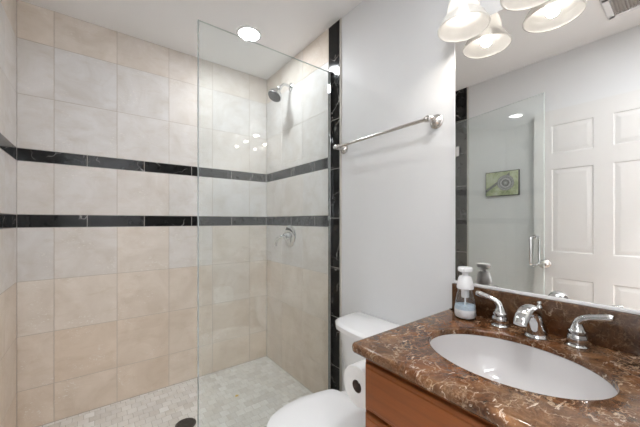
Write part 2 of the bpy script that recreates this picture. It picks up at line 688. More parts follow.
# painted walls
bm = B(); box(bm, RX + 0.006, RX + 0.10, FY - 0.10, 1.34, 0, CZ); struct('wall_right', bm, M['paint'])
bm = B(); box(bm, RX + T, RX + 0.10, 1.34, BY + 0.1, 0, CZ); struct('wall_right', bm, M['paint'])
bm = B(); box(bm, LX - 0.10, LX - 0.006, FY - 0.10, 1.318, 0, CZ); struct('wall_left', bm, M['paint'])
bm = B(); box(bm, LX - 0.10, LX - T, 1.318, BY + 0.1, 0, CZ); struct('wall_left', bm, M['paint'])
bm = B(); box(bm, LX - 0.1, RX + 0.1, BY + T, BY + 0.10, 0, CZ); struct('wall_back', bm, M['paint'])
# front wall with the doorway the photographer stands in
DX0, DX1, DH = -0.345, 0.50, 2.045
bm = B()
box(bm, DX1, RX + 0.1, FY - 0.10, FY, 0, CZ)
box(bm, LX - 0.1, DX1, FY - 0.10, FY, DH, CZ)
struct('wall_front', bm, M['paint'])
bm = B()
box(bm, DX1 - 0.015, DX1 + 0.065, FY - 0.115, FY - 0.10, 0, DH + 0.06, 0.004)
box(bm, DX1 - 0.015, DX1, FY - 0.10, FY, 0, DH)
box(bm, DX0 - 0.06, DX1 + 0.065, FY - 0.115, FY - 0.10, DH, DH + 0.065, 0.004)
struct('trim_5', bm, M['door'])
# ceiling, floors
bm = B(); box(bm, LX - 0.1, RX + 0.1, FY - 0.10, BY + 0.1, CZ, CZ + 0.1); struct('ceiling', bm, M['ceil'])


def floor_tiles(name, x0, x1, y0, y1, size, z, mats, rng, jit=0.0):
    t = Tiles(lambda u, v, d: (u, v, z - T + d))
    t.slab(x0, x1, y0, y1, 1, -0.02, 0.0075)
    r = 0
    y = y0
    while y < y1 - 0.004:
        ye = min(y + size, y1)
        off = (r % 2) * size * 0.5
        for a, b in cuts(x0, x1, x0 - off, size):
            t.tile(a, b, y, ye, 0, (min(1, max(0, rng.gauss(0.55, jit))), rng.random(), rng.random(), 1), gap=0.0011, ch=0.0015)
        y = ye
        r += 1
    return struct(name, t.bm, None, mats)


bm = B(); box(bm, LX - 0.1, RX + 0.1, FY - 0.1, BY + 0.1, -0.12, -0.012); struct('floor', bm, M['grout'])
floor_tiles('floor', LX, RX, 1.44, BY, 0.053, 0.0, [M['mosaic'], M['grout_light']], rng, 0.30)
floor_tiles('floor', LX, RX, FY, 1.33, 0.305, 0.0, [M['trav'], M['grout']], rng, 0.15)
# raised shower curb
t = Tiles(lambda u, v, d: (u, v, 0.041 + d))
t.slab(LX + 0.001, RX - 0.001, 1.335, 1.455, 1, -0.04, 0.0075)
for a, b in cuts(LX + 0.001, RX - 0.001, LX, 0.305):
    t.tile(a, b, 1.335, 1.455, 0, (0.6, rng.random(), rng.random(), 1))
struct('trim_6', t.bm, None, [M['trav'], M['grout_light']])
# baseboards
bm = B(); box(bm, RX - 0.008, RX + 0.006, 0.66, 1.334, 0, 0.09, 0.003); struct('baseboard_right', bm, M['door'])
bm = B(); box(bm, LX - 0.006, LX + 0.008, FY + 0.05, 1.31, 0, 0.09, 0.003); struct('baseboard_left', bm, M['door'])
# hall behind the doorway
bm = B(); box(bm, -1.3, 1.8, -1.75, FY - 0.10, -0.12, -0.002); struct('floor', bm, M['hallfloor'])
bm = B(); box(bm, -1.3, 1.8, -1.75, FY - 0.10, CZ, CZ + 0.1); struct('ceiling', bm, M['ceil'])
bm = B()
box(bm, -1.4, 1.9, -1.85, -1.75, 0, CZ)
box(bm, -1.4, -1.3, -1.75, FY - 0.1, 0, CZ)
box(bm, 1.8, 1.9, -1.75, FY - 0.1, 0, CZ)
box(bm, -1.4, LX - 0.1, FY - 0.1, FY - 0.02, 0, CZ)
box(bm, RX + 0.1, 1.9, FY - 0.1, FY - 0.02, 0, CZ)
struct('wall_hall', bm, M['paint'])

# ------------------------------------------------------------------ entry door (six panels), open against the left wall
Y0, Y1, XF, XB = 0.035, 0.79, -0.318, -0.350
ycols = [(0.134, 0.356), (0.452, 0.680)]
zrows = [(0.225, 0.765), (0.955, 1.560), (1.675, 1.882)]
Z0, Z1 = 0.008, 1.995


def panel_leaf(bm, y0, y1, z0, z1, xf, xb, cols, rows, sgn, depth=0.0045, w=0.010):
    """slab whose front shows panels framed by a sloping moulding and a raised field"""
    ys = sorted({y0, y1, *[v for c in cols for v in c]})
    zs = sorted({z0, z1, *[v for c in rows for v in c]})
    for a, b in zip(ys[:-1], ys[1:]):
        for c, d in zip(zs[:-1], zs[1:]):
            if (a, b) in cols and (c, d) in rows:
                rings = []
                for ins, dep in ((0, 0), (0.004, depth), (w, depth), (w + 0.022, depth * 0.35), (w + 0.024, depth * 0.3)):
                    rings.append([bm.verts.new((xf - sgn * dep, y, z)) for y, z in
                                  ((a + ins, c + ins), (b - ins, c + ins), (b - ins, d - ins), (a + ins, d - ins))])
                faces_from_loops(bm, rings, True, False, True)
            else:
                bm.faces.new([bm.verts.new((xf, y, z)) for y, z in ((a, c), (b, c), (b, d), (a, d))])
    r = [[bm.verts.new((x, y, z)) for y, z in ((y0, z0), (y1, z0), (y1, z1), (y0, z1))] for x in (xf, xb)]
    faces_from_loops(bm, r, True, False, True)


bm = B()
panel_leaf(bm, Y0, Y1, Z0, Z1, XF, XB, ycols, zrows, 1)
bmesh.ops.remove_doubles(bm, verts=bm.verts, dist=1e-5)
dr = struct('door_1', bm, M['door'])
bm = B()
lathe(bm, [(0.001, 0), (0.032, 0.0), (0.032, 0.004), (0.026, 0.009), (0.012, 0.012), (0.011, 0.030), (0.022, 0.036), (0.031, 0.045), (0.032, 0.054), (0.026, 0.062), (0.012, 0.067), (0.001, 0.068)],
      (XF, 0.716, 0.862), (1, 0, 0))
obj('door_knob', bm, M['nickel'], dr, label='round satin nickel door knob')
bm = B()
for z in (0.25, 1.05, 1.82):
    box(bm, XF - 0.004, XF + 0.006, 0.018, 0.036, z - 0.045, z + 0.045, 0.002)
obj('hinge', bm, M['nickel'], dr)

# ------------------------------------------------------------------ recessed lamp above the shower, and an unseen fill lamp added by the doorway
for LXY, lab in (((0.793, 1.816), 'round white recessed light set flush in the ceiling above the shower'),
                 ((0.36, 0.13), 'unseen fill light added just inside the doorway, shaped as a round recessed lamp')):
    lamp = thing('recessed_or_added_light', lab, 'ceiling light', (*LXY, CZ))
    bm = B()
    lathe(bm, [(0.082, -0.0005), (0.082, -0.004), (0.078, -0.0075), (0.066, -0.0075), (0.0635, -0.003), (0.0635, -0.0005)], (*LXY, CZ), n=64, cap0=False, cap1=False)
    obj('trim_ring', bm, M['plastic'], lamp)
    bm = B()
    lathe(bm, [(0.001, -0.0045), (0.03, -0.0042), (0.063, -0.0025), (0.063, -0.001)], (*LXY, CZ), n=64, cap0=True, cap1=True)
    obj('lens', bm, M['lens'] if LXY[1] > 1 else M['lens_fill'], lamp, label='glowing white lens')

# ceiling vent seen in the mirror
vent = thing('ceiling_vent', 'square ceiling exhaust vent with a grille, seen only in the mirror', 'vent', (-0.04, 0.26, CZ))
vx, vy = 0.0, 0.225
bm = B()
ring = rounded_rect(vx - 0.13, vx + 0.13, vy - 0.13, vy + 0.13, [0.01] * 4, 4)
loft(bm, [[(p[0] - q[0] * i, p[1] - q[1] * i, z) for p, q in ring] for i, z in ((0, CZ - .001), (0.0, CZ - 0.008), (0.008, CZ - 0.014), (0.034, CZ - 0.014), (0.036, CZ - 0.002))], True, False, False)
obj('vent_frame', bm, M['plastic'], vent)
bm = B()
box(bm, vx - 0.095, vx + 0.095, vy - 0.095, vy + 0.095, CZ - 0.004, CZ - 0.001)
obj('vent_cavity', bm, M['vent_grey'], vent)
bm = B()
for k in range(14):
    yy = vy - 0.088 + k * 0.0135
    box(bm, vx - 0.095, vx + 0.095, yy - 0.0028, yy + 0.0028, CZ - 0.012, CZ - 0.005)
obj('grille', bm, M['vent_grey'], vent)


# ------------------------------------------------------------------ shower glass
def pane(bm, a, b, z0, z1, th):
    """upright sheet between plan points a and b; broad faces material 0, edges material 1"""
    a, b = Vector((*a, 0)), Vector((*b, 0))
    d = (b - a).normalized()
    n = Vector((-d.y, d.x, 0)) * th / 2
    vs = [bm.verts.new((p + s * n) + Vector((0, 0, z))) for z in (z0, z1) for p, s in ((a, -1), (b, -1), (b, 1), (a, 1))]
    for idx, mi in (((0, 1, 5, 4), 0), ((2, 3, 7, 6), 0), ((1, 2, 6, 5), 1), ((3, 0, 4, 7), 1), ((4, 5, 6, 7), 1), ((3, 2, 1, 0), 1)):
        f = bm.faces.new([vs[i] for i in idx])
        f.material_index = mi


GX = 0.375
GT = 2.118
fx = thing('fixed_shower_glass', 'tall frameless fixed glass panel screening the right half of the shower', 'glass panel', (RX, GY, 0.051))
bm = B(); pane(bm, (GX, GY), (RX - 0.001, GY), 0.056, GT, 0.0095)
obj('glass_pane', bm, None, fx, smooth=0, mats=[M['glass'], M['glass_edge']])
bm = B()
box(bm, GX - 0.005, GX - 0.0002, GY - 0.007, GY + 0.007, 0.07, GT, 0.001)
obj('edge_seal', bm, M['seal'], fx, label='thin translucent seal along the free edge')
bm = B()
box(bm, RX - 0.016, RX - 0.0005, GY - 0.0115, GY - 0.0055, 0.051, GT + 0.002, 0.001)
box(bm, RX - 0.016, RX - 0.0005, GY + 0.0055, GY + 0.0115, 0.051, GT + 0.002, 0.001)
obj('wall_channel', bm, M['chrome'], fx)
bm = B()
box(bm, GX + 0.01, RX - 0.016, GY - 0.0115, GY - 0.0055, 0.051, 0.065, 0.001)
box(bm, GX + 0.01, RX - 0.016, GY + 0.0055, GY + 0.0115, 0.051, 0.065, 0.001)
obj('curb_channel', bm, M['chrome'], fx)

H0, H1 = Vector((LX + 0.012, 1.43)), Vector((-0.196, 0.693))
dv = (H1 - H0).normalized(); nv = Vector((-dv.y, dv.x))
if nv.x < 0:
    nv = -nv
gd = thing('shower_door', 'frameless glass shower door swung open along the left wall, seen in the mirror', 'shower door', (H0.x, H0.y, 0.06))
bm = B(); pane(bm, H0 + dv * 0.004, H1, 0.065, GT - 0.018, 0.0095)
obj('glass_pane', bm, None, gd, smooth=0, mats=[M['glass'], M['glass_edge']])
for z in (1.83, 0.36):
    bm = B()
    c = H0 + dv * 0.03
    secs = []
    for s in (-1, 1):
        for o_, r_ in ((0.0055, 1.0), (0.012, 1.0)):
            pass
        a = H0 + dv * 0.002 + nv * s * 0.009
        b_ = H0 + dv * 0.055 + nv * s * 0.009
        pane(bm, a, b_, z - 0.045, z + 0.045, 0.007)
    box(bm, LX, LX + 0.010, 1.43 - 0.026, 1.43 + 0.026, z - 0.045, z + 0.045, 0.002)
    h = obj('hinge', bm, M['chrome'], gd, smooth=30)
hc = H1 - dv * 0.062
ztop, zbot = 1.064, 0.858
bm = B()
for s in (-1, 1):
    R_ = 0.055
    path = []
    for k in range(7):
        a = math.pi / 2 * k / 6
        path.append((0.006 + (R_ - 0.02) + 0.02 * math.sin(a) - 0.006, ztop - 0.02 + 0.02 * math.cos(a)))
    pts = [(0.005, ztop)] + path + [(q[0], zbot + (ztop - q[1])) for q in reversed(path)] + [(0.005, zbot)]
    tube(bm, [(hc.x + nv.x * s * u, hc.y + nv.y * s * u, z) for u, z in pts], 0.0085, 16)
for z in (ztop, zbot):
    lathe(bm, [(0.014, -0.010), (0.014, 0.010)], (hc.x, hc.y, z), (nv.x, nv.y, 0), 24)
obj('pull_handle', bm, M['chrome'], gd, label='chrome D-shaped back-to-back pull handle')

# ------------------------------------------------------------------ shower head, valve, drain
SY, SZ = 1.911, 2.205
sh = thing('overhead_shower', 'chrome shower head on a bent arm high on the tiled right wall', 'shower head', (RX, SY, SZ))
bm = B()
lathe(bm, [(0.001, 0), (0.030, 0), (0.030, 0.004), (0.022, 0.010), (0.012, 0.014)], (RX, SY, SZ), (-1, 0, 0), 32)
obj('flange', bm, M['chrome'], sh)
bm = B()
path = smooth_path([(RX - 0.004, SY, SZ), (RX - 0.05, SY, SZ + 0.004), (RX - 0.078, SY, SZ - 0.010), (RX - 0.105, SY, SZ - 0.042)], 8)
tube(bm, path, 0.0095, 16)
obj('shower_arm', bm, M['chrome'], sh)
bm = B()
hd = Vector((-0.52, -0.10, -0.85)).normalized()
ho = Vector((RX - 0.102, SY, SZ - 0.038))
sphere(bm, ho, 0.017)
lathe(bm, [(0.011, 0.0), (0.014, 0.014), (0.022, 0.028), (0.032, 0.040), (0.047, 0.062), (0.054, 0.078), (0.054, 0.086), (0.050, 0.088)], ho, hd, 40)
head = obj('spray_head', bm, M['chrome'], sh)
bm = B()
lathe(bm, [(0.0495, 0.0865), (0.0485, 0.0915), (0.001, 0.0925)], ho, hd, 40)
a_, b__ = frame_of(hd)
for rr, cnt in ((0.012, 6), (0.023, 12), (0.034, 18)):
    for k in range(cnt):
        q = ho + hd * 0.092 + (a_ * math.cos(2 * math.pi * k / cnt) + b__ * math.sin(2 * math.pi * k / cnt)) * rr
        lathe(bm, [(0.0016, 0), (0.0012, 0.003)], q, hd, 6)
obj('spray_face', bm, M['dark_metal'], sh, label='dark grey spray face')

VY, VZ = 1.925, 1.065
vl = thing('shower_valve', 'chrome shower control with round plate and curved lever', 'shower valve', (RX, VY, VZ))
bm = B()
lathe(bm, [(0.001, 0), (0.083, 0), (0.083, 0.003), (0.078, 0.008), (0.060, 0.012), (0.040, 0.015), (0.001, 0.015)], (RX, VY, VZ), (-1, 0, 0), 56)
obj('escutcheon', bm, M['chrome'], vl)
bm = B()
lathe(bm, [(0.030, 0.012), (0.028, 0.030), (0.022, 0.038), (0.024, 0.046), (0.020, 0.056), (0.010, 0.060), (0.001, 0.061)], (RX, VY, VZ), (-1, 0, 0), 36)
obj('hub', bm, M['chrome'], vl)
bm = B()
path = smooth_path([(RX - 0.050, VY, VZ), (RX - 0.075, VY + 0.012, VZ - 0.002), (RX - 0.088, VY + 0.035, VZ - 0.018), (RX - 0.090, VY + 0.055, VZ - 0.045), (RX - 0.088, VY + 0.066, VZ - 0.070)], 8)
tube(bm, path, [0.010 - 0.002 * math.sin(math.pi * i / (len(path) - 1)) for i in range(len(path))], 16)
sphere(bm, path[-1], 0.0105)
obj('lever', bm, M['chrome'], vl)

dn = thing('shower_drain', 'small round dark metal drain in the mosaic shower floor', 'drain', (0.405, 1.82, 0.0))
bm = B()
lathe(bm, [(0.056, 0.0), (0.056, 0.002), (0.052, 0.0035), (0.046, 0.0035), (0.045, 0.0005)], (0.405, 1.82, 0), n=48, cap0=False, cap1=False)
obj('drain_ring', bm, M['dark_metal'], dn)
bm = B()
lathe(bm, [(0.0455, 0.0005), (0.0455, 0.0012)], (0.405, 1.82, 0), n=48)
for k in range(7):
    y = -0.036 + k * 0.012
    w = math.sqrt(max(0, 0.044 ** 2 - y * y))
    box(bm, 0.405 - w, 0.405 + w, 1.82 + y - 0.003, 1.82 + y + 0.003, 0.0010, 0.0028)
obj('grate', bm, M['dark_metal'], dn)

bm = B()
sphere(bm, (0.745, 1.905, 0.0035), 0.012, 1, 0.65, 0.35, 10, 8)
for v in bm.verts:
    v.co.z += 0.0025 * math.sin(v.co.x * 400) if v.co.z > 0.003 else 0
tag(obj('flower_petal', bm, M['yellow'], loc=(0.745, 1.905, 0)), 'tiny yellow petal-like speck lying on the shower floor behind the glass', 'petal')

# ------------------------------------------------------------------ towel bar
tb = thing('towel_bar', 'brushed nickel towel bar on the white wall above the toilet', 'towel bar', (RX + 0.006, 1.01, 1.615))
TZ = 1.615
for y in (0.708, 1.312):
    bm = B()
    lathe(bm, [(0.001, 0), (0.031, 0), (0.031, 0.004), (0.027, 0.008), (0.023, 0.009), (0.019, 0.014), (0.011, 0.020), (0.0095, 0.034), (0.012, 0.042), (0.0135, 0.052),
               (0.0155, 0.060), (0.0135, 0.072), (0.006, 0.077), (0.001, 0.078)], (RX + 0.006, y, TZ), (-1, 0, 0), 36)
    s = 1 if y > 1 else -1
    lathe(bm, [(0.012, -0.018), (0.012, 0.004), (0.0085, 0.010), (0.0105, 0.016), (0.006, 0.023), (0.001, 0.025)], (RX - 0.056, y, TZ), (0, s, 0), 28)
    obj('mounting_post', bm, M['nickel'], tb)
bm = B()
tube(bm, [(RX - 0.056, 0.705, TZ), (RX - 0.056, 1.315, TZ)], 0.0078, 20)
obj('bar', bm, M['nickel'], tb)


# ------------------------------------------------------------------ toilet
def oval(cx, cy, fx_, bx, w, z, n=48, sq=2.0):
    """egg outline: fx_ reach towards the room, bx reach towards the wall, w half width"""
    out = []
    for i in range(n):
        t = 2 * math.pi * i / n
        c, s = math.cos(t), math.sin(t)
        ex = 2.0 / sq
        cc = math.copysign(abs(c) ** ex, c)
        ss = math.copysign(abs(s) ** ex, s)
        out.append((cx + (bx if c > 0 else fx_) * cc, cy + w * ss, z))
    return out


TY = 0.915
tl = thing('toilet', 'white two-piece toilet with lid closed between the vanity and shower glass', 'toilet', (0.85, TY, 0))
bm = B()
loft(bm, [oval(0.82, TY, 0.20, 0.24, 0.115, 0.0, sq=2.6), oval(0.82, TY, 0.20, 0.24, 0.112, 0.03, sq=2.6), oval(0.82, TY, 0.17, 0.24, 0.095, 0.12),
          oval(0.80, TY, 0.19, 0.26, 0.105, 0.20), oval(0.75, TY, 0.235, 0.30, 0.140, 0.28), oval(0.72, TY, 0.235, 0.32, 0.158, 0.34, sq=2.2),
          oval(0.72, TY, 0.240, 0.325, 0.160, 0.368, sq=2.2)])
obj('bowl', bm, M['porcelain'], tl)


LIDP = [(0.470, 0.0), (0.478, 0.045), (0.510, 0.096), (0.562, 0.139), (0.640, 0.163), (0.715, 0.166), (0.790, 0.156), (0.852, 0.140), (0.873, 0.125), (0.886, 0.09), (0.894, 0.045), (0.896, 0.0)]
_up = smooth_path(LIDP, 5)
_ring = _up + [(x, -y) for x, y in reversed(_up[1:-1])]


def seat_ring(ins, z):
    """outline of the closed lid: round towards the room, cut straighter at the hinges"""
    return [(0.70 + (x - 0.70) * (1 - ins / 0.215), TY + y * (1 - ins / 0.166), z) for x, y in _ring]


bm = B()
loft(bm, [seat_ring(0.010, 0.3690), seat_ring(0.003, 0.3720), seat_ring(0.0, 0.3780), seat_ring(0.003, 0.3840), seat_ring(0.008, 0.3860)])
obj('seat', bm, M['plastic'], tl)
bm = B()
loft(bm, [seat_ring(0.008, 0.3865), seat_ring(0.001, 0.3890), seat_ring(0.0, 0.3940), seat_ring(0.003, 0.4000), seat_ring(0.012, 0.4040), seat_ring(0.05, 0.4065), seat_ring(0.13, 0.4075)])
obj('seat_lid', bm, M['plastic'], tl)
for s in (-1, 1):
    bm = B()
    lathe(bm, [(0.012, -0.03), (0.013, 0), (0.012, 0.03)], (0.872, TY + s * 0.075, 0.3910), (0, 1, 0), 20)
    box(bm, 0.862, 0.895, TY + s * 0.075 - 0.02, TY + s * 0.075 + 0.02, 0.3670, 0.3850, 0.003)
    obj('seat_hinge', bm, M['plastic'], tl)


def tank_ring(z, back, front, wb, wf, n=10):
    """bowed trapezoid outline, wide at the wall"""
    pts = []
    for k in range(n + 1):
        u = -1 + 2 * k / n
        pts.append((front + 0.030 * abs(u) ** 2.6 + (0.02 if abs(u) > 0.99 else 0), TY + wf * u * (1.0), z))
    pts += [(front + 0.075, TY + wf + (wb - wf) * 0.5, z), (back - 0.03, TY + wb, z), (back - 0.006, TY + wb, z), (back, TY + wb - 0.012, z)]
    pts += [(back, TY - wb + 0.012, z), (back - 0.006, TY - wb, z), (back - 0.03, TY - wb, z), (front + 0.075, TY - wf - (wb - wf) * 0.5, z)]
    return pts


BK = RX - 0.004
bm = B()
loft(bm, [tank_ring(0.362, BK - 0.02, 1.00, 0.190, 0.165), tank_ring(0.375, BK - 0.01, 0.980, 0.205, 0.19), tank_ring(0.43, BK, 0.965, 0.222, 0.205), tank_ring(0.54, BK, 0.955, 0.245, 0.220),
          tank_ring(0.637, BK, 0.945, 0.258, 0.232)])
obj('tank', bm, M['porcelain'], tl)
bm = B()
loft(bm, [tank_ring(0.637, BK, 0.936, 0.264, 0.240), tank_ring(0.641, BK + .002, 0.930, 0.268, 0.244), tank_ring(0.662, BK + .002, 0.930, 0.268, 0.244),
          tank_ring(0.670, BK, 0.936, 0.264, 0.240), tank_ring(0.675, BK - 0.008, 0.948, 0.252, 0.226)])
obj('tank_lid', bm, M['porcelain'], tl)
bm = B()
loft(bm, [oval(1.02, TY, 0.10, 0.12, 0.12, 0.30, 32, 3), oval(1.02, TY, 0.12, 0.13, 0.135, 0.35, 32, 3), oval(1.04, TY, 0.20, 0.11, 0.14, 0.363, 32, 3)])
obj('bowl_shelf', bm, M['porcelain'], tl)
bm = B()
lathe(bm, [(0.001, 0), (0.012, 0), (0.011, 0.008), (0.007, 0.012)], (0.962, TY - 0.13, 0.60), (-1, 0, 0), 20)
tube(bm, [(0.949, TY - 0.13, 0.60), (0.944, TY - 0.10, 0.598), (0.942, TY - 0.06, 0.592)], [0.006, 0.005, 0.007], 12)
obj('flush_lever', bm, M['chrome'], tl)

# ------------------------------------------------------------------ vanity
VF, VL_, VR_ = 0.647, 0.622, 0.022     # front plane, left side, right side
CTZ = 0.816
van = thing('vanity_cabinet', 'reddish-brown cherry wood vanity cabinet under the marble counter', 'cabinet', (0.9, 0.32, 0))
bm = B()
box(bm, VF, VF + 0.02, VR_, VL_, 0.09, 0.7865, 0.001)
box(bm, VF + 0.018, RX + 0.004, VL_ - 0.018, VL_, 0.09, 0.7865, 0.001)
box(bm, VF + 0.018, RX + 0.004, VR_, VR_ + 0.018, 0.09, 0.7865, 0.001)
box(bm, VF + 0.018, RX + 0.004, VR_ + 0.018, VL_ - 0.018, 0.09, 0.108)
box(bm, RX - 0.008, RX + 0.004, VR_ + 0.018, VL_ - 0.018, 0.108, 0.7865)
box(bm, VF + 0.07, RX + 0.004, VR_ + 0.0, VL_ - 0.0, 0.001, 0.09)
obj('body', bm, M['wood'], van)


def front_panel(y0, y1, z0, z1, raised=True):
    bm = B()
    xf, xb = VF - 0.019, VF - 0.0005
    def rg(ins, x):
        return [bm.verts.new((x, y, z)) for y, z in ((y0 + ins, z0 + ins), (y1 - ins, z0 + ins), (y1 - ins, z1 - ins), (y0 + ins, z1 - ins))]
    prof = [(0, xb), (0, xf + 0.006), (0.003, xf + 0.0035), (0.009, xf + 0.003), (0.012, xf)]
    if raised:
        prof += [(0.055, xf), (0.059, xf + 0.006), (0.066, xf + 0.007), (0.09, xf + 0.002)]
    loops = [rg(*p) for p in prof]
    faces_from_loops(bm, loops, True, True, True)
    return bm


obj('drawer_front', front_panel(VR_ + 0.012, VL_ - 0.012, 0.624, 0.759, False), M['wood'], van, smooth=20)
ym = (VR_ + VL_) / 2
obj('door', front_panel(VR_ + 0.012, ym - 0.002, 0.115, 0.612), M['wood'], van, smooth=20)
obj('door', front_panel(ym + 0.002, VL_ - 0.012, 0.115, 0.612), M['wood'], van, smooth=20)

# counter with an oval cut-out and rounded nose
CX0, CX1, CY0, CY1 = 0.604, RX + 0.005, 0.0, 0.647
SCX, SCY, SA, SB = 0.884, 0.322, 0.165, 0.211      # bowl centre and half axes (x, y)
bm = B()
ring = rounded_rect(CX0, CX1, CY0, CY1, [0.018, 0.002, 0.002, 0.018], 8)
# more points along the straight runs
full = []
for i in range(len(ring)):
    (p, q), (p2, q2) = ring[i], ring[(i + 1) % len(ring)]
    full.append((p, q))
    dlen = math.hypot(p2[0] - p[0], p2[1] - p[1])
    k = int(dlen / 0.02)
    for j in range(1, k):
        t_ = j / k
        nn = (q[0], q[1])
        full.append(((p[0] + (p2[0] - p[0]) * t_, p[1] + (p2[1] - p[1]) * t_), nn))
ring = full
top, th = CTZ, 0.029
prof = [(0.010, top - th), (0.004, top - th + 0.001), (0.001, top - th + 0.006), (0.0, top - th * 0.5)]
for k in range(1, 9):
    a = math.pi / 2 * k / 8
    prof.append((0.013 * (1 - math.cos(a)), top - 0.013 + 0.013 * math.sin(a)))
outer = profiled_slab(bm, ring, prof, False, False)
angs = [math.atan2((p[1] - SCY) / SB, (p[0] - SCX) / SA) for p, q in ring]
def ell(sc_, z, off=0.0):
    return [bm.verts.new((SCX + (SA * sc_ + off) * math.cos(a), SCY + (SB * sc_ + off) * math.sin(a), z)) for a in angs]
mid = [bm.verts.new(((o.co.x + SCX + SA * math.cos(a)) / 2, (o.co.y + SCY + SB * math.sin(a)) / 2, top)) for o, a in zip(outer[-1], angs)]
inner = [ell(1, top, 0.004), ell(1, top - 0.001, 0.0012), ell(1, top - 0.004), ell(1, top - 0.018), ell(1.13, top - 0.018)]
faces_from_loops(bm, [outer[-1], mid] + inner + [outer[0]])
ct = obj('countertop', bm, M['marble'], loc=(0.9, 0.32, CTZ - 0.029), smooth=50)
tag(ct, 'brown marble countertop with pale veins and an oval sink opening', 'countertop')
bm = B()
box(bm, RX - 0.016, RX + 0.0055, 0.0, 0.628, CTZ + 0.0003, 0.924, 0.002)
tag(obj('backsplash', bm, M['marble_shaded'], loc=(RX, 0.32, CTZ)), 'low brown marble backsplash with shade painted into its colour, standing between counter and mirror', 'backsplash')

# undermount basin
bs = thing('sink', 'white oval undermount basin set into the brown marble counter', 'sink', (SCX, SCY, CTZ - 0.17))
bm = B()
n = 72
secs = []
for sc_, z in ((1.10, -0.0190), (1.0, -0.0190), (0.99, -0.032), (0.95, -0.075), (0.86, -0.112), (0.70, -0.140), (0.45, -0.157), (0.20, -0.163), (0.11, -0.165)):
    secs.append([(SCX + SA * sc_ * math.cos(2 * math.pi * k / n), SCY + SB * sc_ * math.sin(2 * math.pi * k / n), CTZ + z) for k in range(n)])
for sc_, z in ((0.11, -0.175), (0.5, -0.170), (0.78, -0.150), (0.95, -0.118), (1.04, -0.078), (1.10, -0.030)):
    secs.append([(SCX + SA * sc_ * math.cos(2 * math.pi * k / n), SCY + SB * sc_ * math.sin(2 * math.pi * k / n), CTZ + z) for k in range(n)])
loft(bm, secs + [secs[0]], True, False, False)
obj('basin', bm, M['basin'], bs)
bm = B()
lathe(bm, [(0.027, -0.0), (0.027, 0.002), (0.022, 0.004), (0.017, 0.001), (0.001, 0.001)], (SCX, SCY, CTZ - 0.1655), n=36)
lathe(bm, [(0.014, 0.0), (0.016, 0.006), (0.014, 0.009), (0.001, 0.011)], (SCX, SCY, CTZ - 0.1645), n=36)
obj('drain_stopper', bm, M['chrome'], bs)

# ------------------------------------------------------------------ faucet
FX, FYc = 1.102, 0.320
fc = thing('faucet', 'chrome widespread bathroom faucet with two lever handles behind the oval sink', 'faucet', (FX, FYc, CTZ))
CT0 = CTZ
CTZ = CTZ + 0.0005
bm = B()
lathe(bm, [(0.001, 0), (0.034, 0), (0.034, 0.003), (0.031, 0.007), (0.027, 0.010)], (FX, FYc, CTZ), n=40)
pts = smooth_path([(FX, FYc, CTZ + 0.004, 0.0300, 1.0), (FX, FYc, CTZ + 0.014, 0.0292, 1.0), (FX - 0.004, FYc, CTZ + 0.026, 0.0280, 1.0), (FX - 0.012, FYc, CTZ + 0.045, 0.0262, 1.0), (FX - 0.026, FYc, CTZ + 0.070, 0.0240, 0.95), (FX - 0.046, FYc, CTZ + 0.089, 0.0222, 0.85),
                   (FX - 0.074, FYc, CTZ + 0.097, 0.0202, 0.72), (FX - 0.102, FYc, CTZ + 0.093, 0.0200, 0.64), (FX - 0.124, FYc, CTZ + 0.080, 0.0190, 0.58), (FX - 0.138, FYc, CTZ + 0.066, 0.0165, 0.55)], 6)
tube(bm, [p[:3] for p in pts], [p[3] for p in pts], 28, [p[4] for p in pts], side=(0, 1, 0))
spout = obj('spout', bm, M['chrome'], fc)
bm = B()
lathe(bm, [(0.004, 0.0), (0.004, 0.048), (0.003, 0.05), (0.008, 0.056), (0.0095, 0.062), (0.006, 0.068), (0.004, 0.071), (0.007, 0.075), (0.005, 0.080), (0.001, 0.081)], (FX + 0.026, FYc, CTZ + 0.025), n=24)
obj('lift_rod', bm, M['chrome'], fc)
for sy, yy in ((1, 0.427), (-1, 0.223)):
    hx = 1.110
    bm = B()
    lathe(bm, [(0.001, 0), (0.0285, 0), (0.029, 0.004), (0.026, 0.008), (0.0215, 0.010), (0.0215, 0.013), (0.0245, 0.015), (0.0265, 0.022), (0.0265, 0.030), (0.024, 0.036), (0.0205, 0.038), (0.0205, 0.040),
               (0.0235, 0.042), (0.0235, 0.046), (0.019, 0.050), (0.015, 0.060), (0.012, 0.066), (0.001, 0.068)], (hx, yy, CTZ), n=40)
    h = obj('handle', bm, M['chrome'], fc)
    bm = B()
    z0 = CTZ + 0.060
    pts = smooth_path([(hx, yy, z0, 0.0140), (hx - 0.001, yy + sy * 0.003, z0 + 0.012, 0.0115), (hx - 0.002, yy + sy * 0.012, z0 + 0.022, 0.0098), (hx - 0.004, yy + sy * 0.028, z0 + 0.030, 0.0090),
                       (hx - 0.006, yy + sy * 0.050, z0 + 0.036, 0.0092), (hx - 0.008, yy + sy * 0.068, z0 + 0.040, 0.0102), (hx - 0.009, yy + sy * 0.077, z0 + 0.041, 0.0075)], 6)
    tube(bm, [p[:3] for p in pts], [p[3] for p in pts], 20)
    obj('lever', bm, M['chrome'], h)

CTZ = CT0
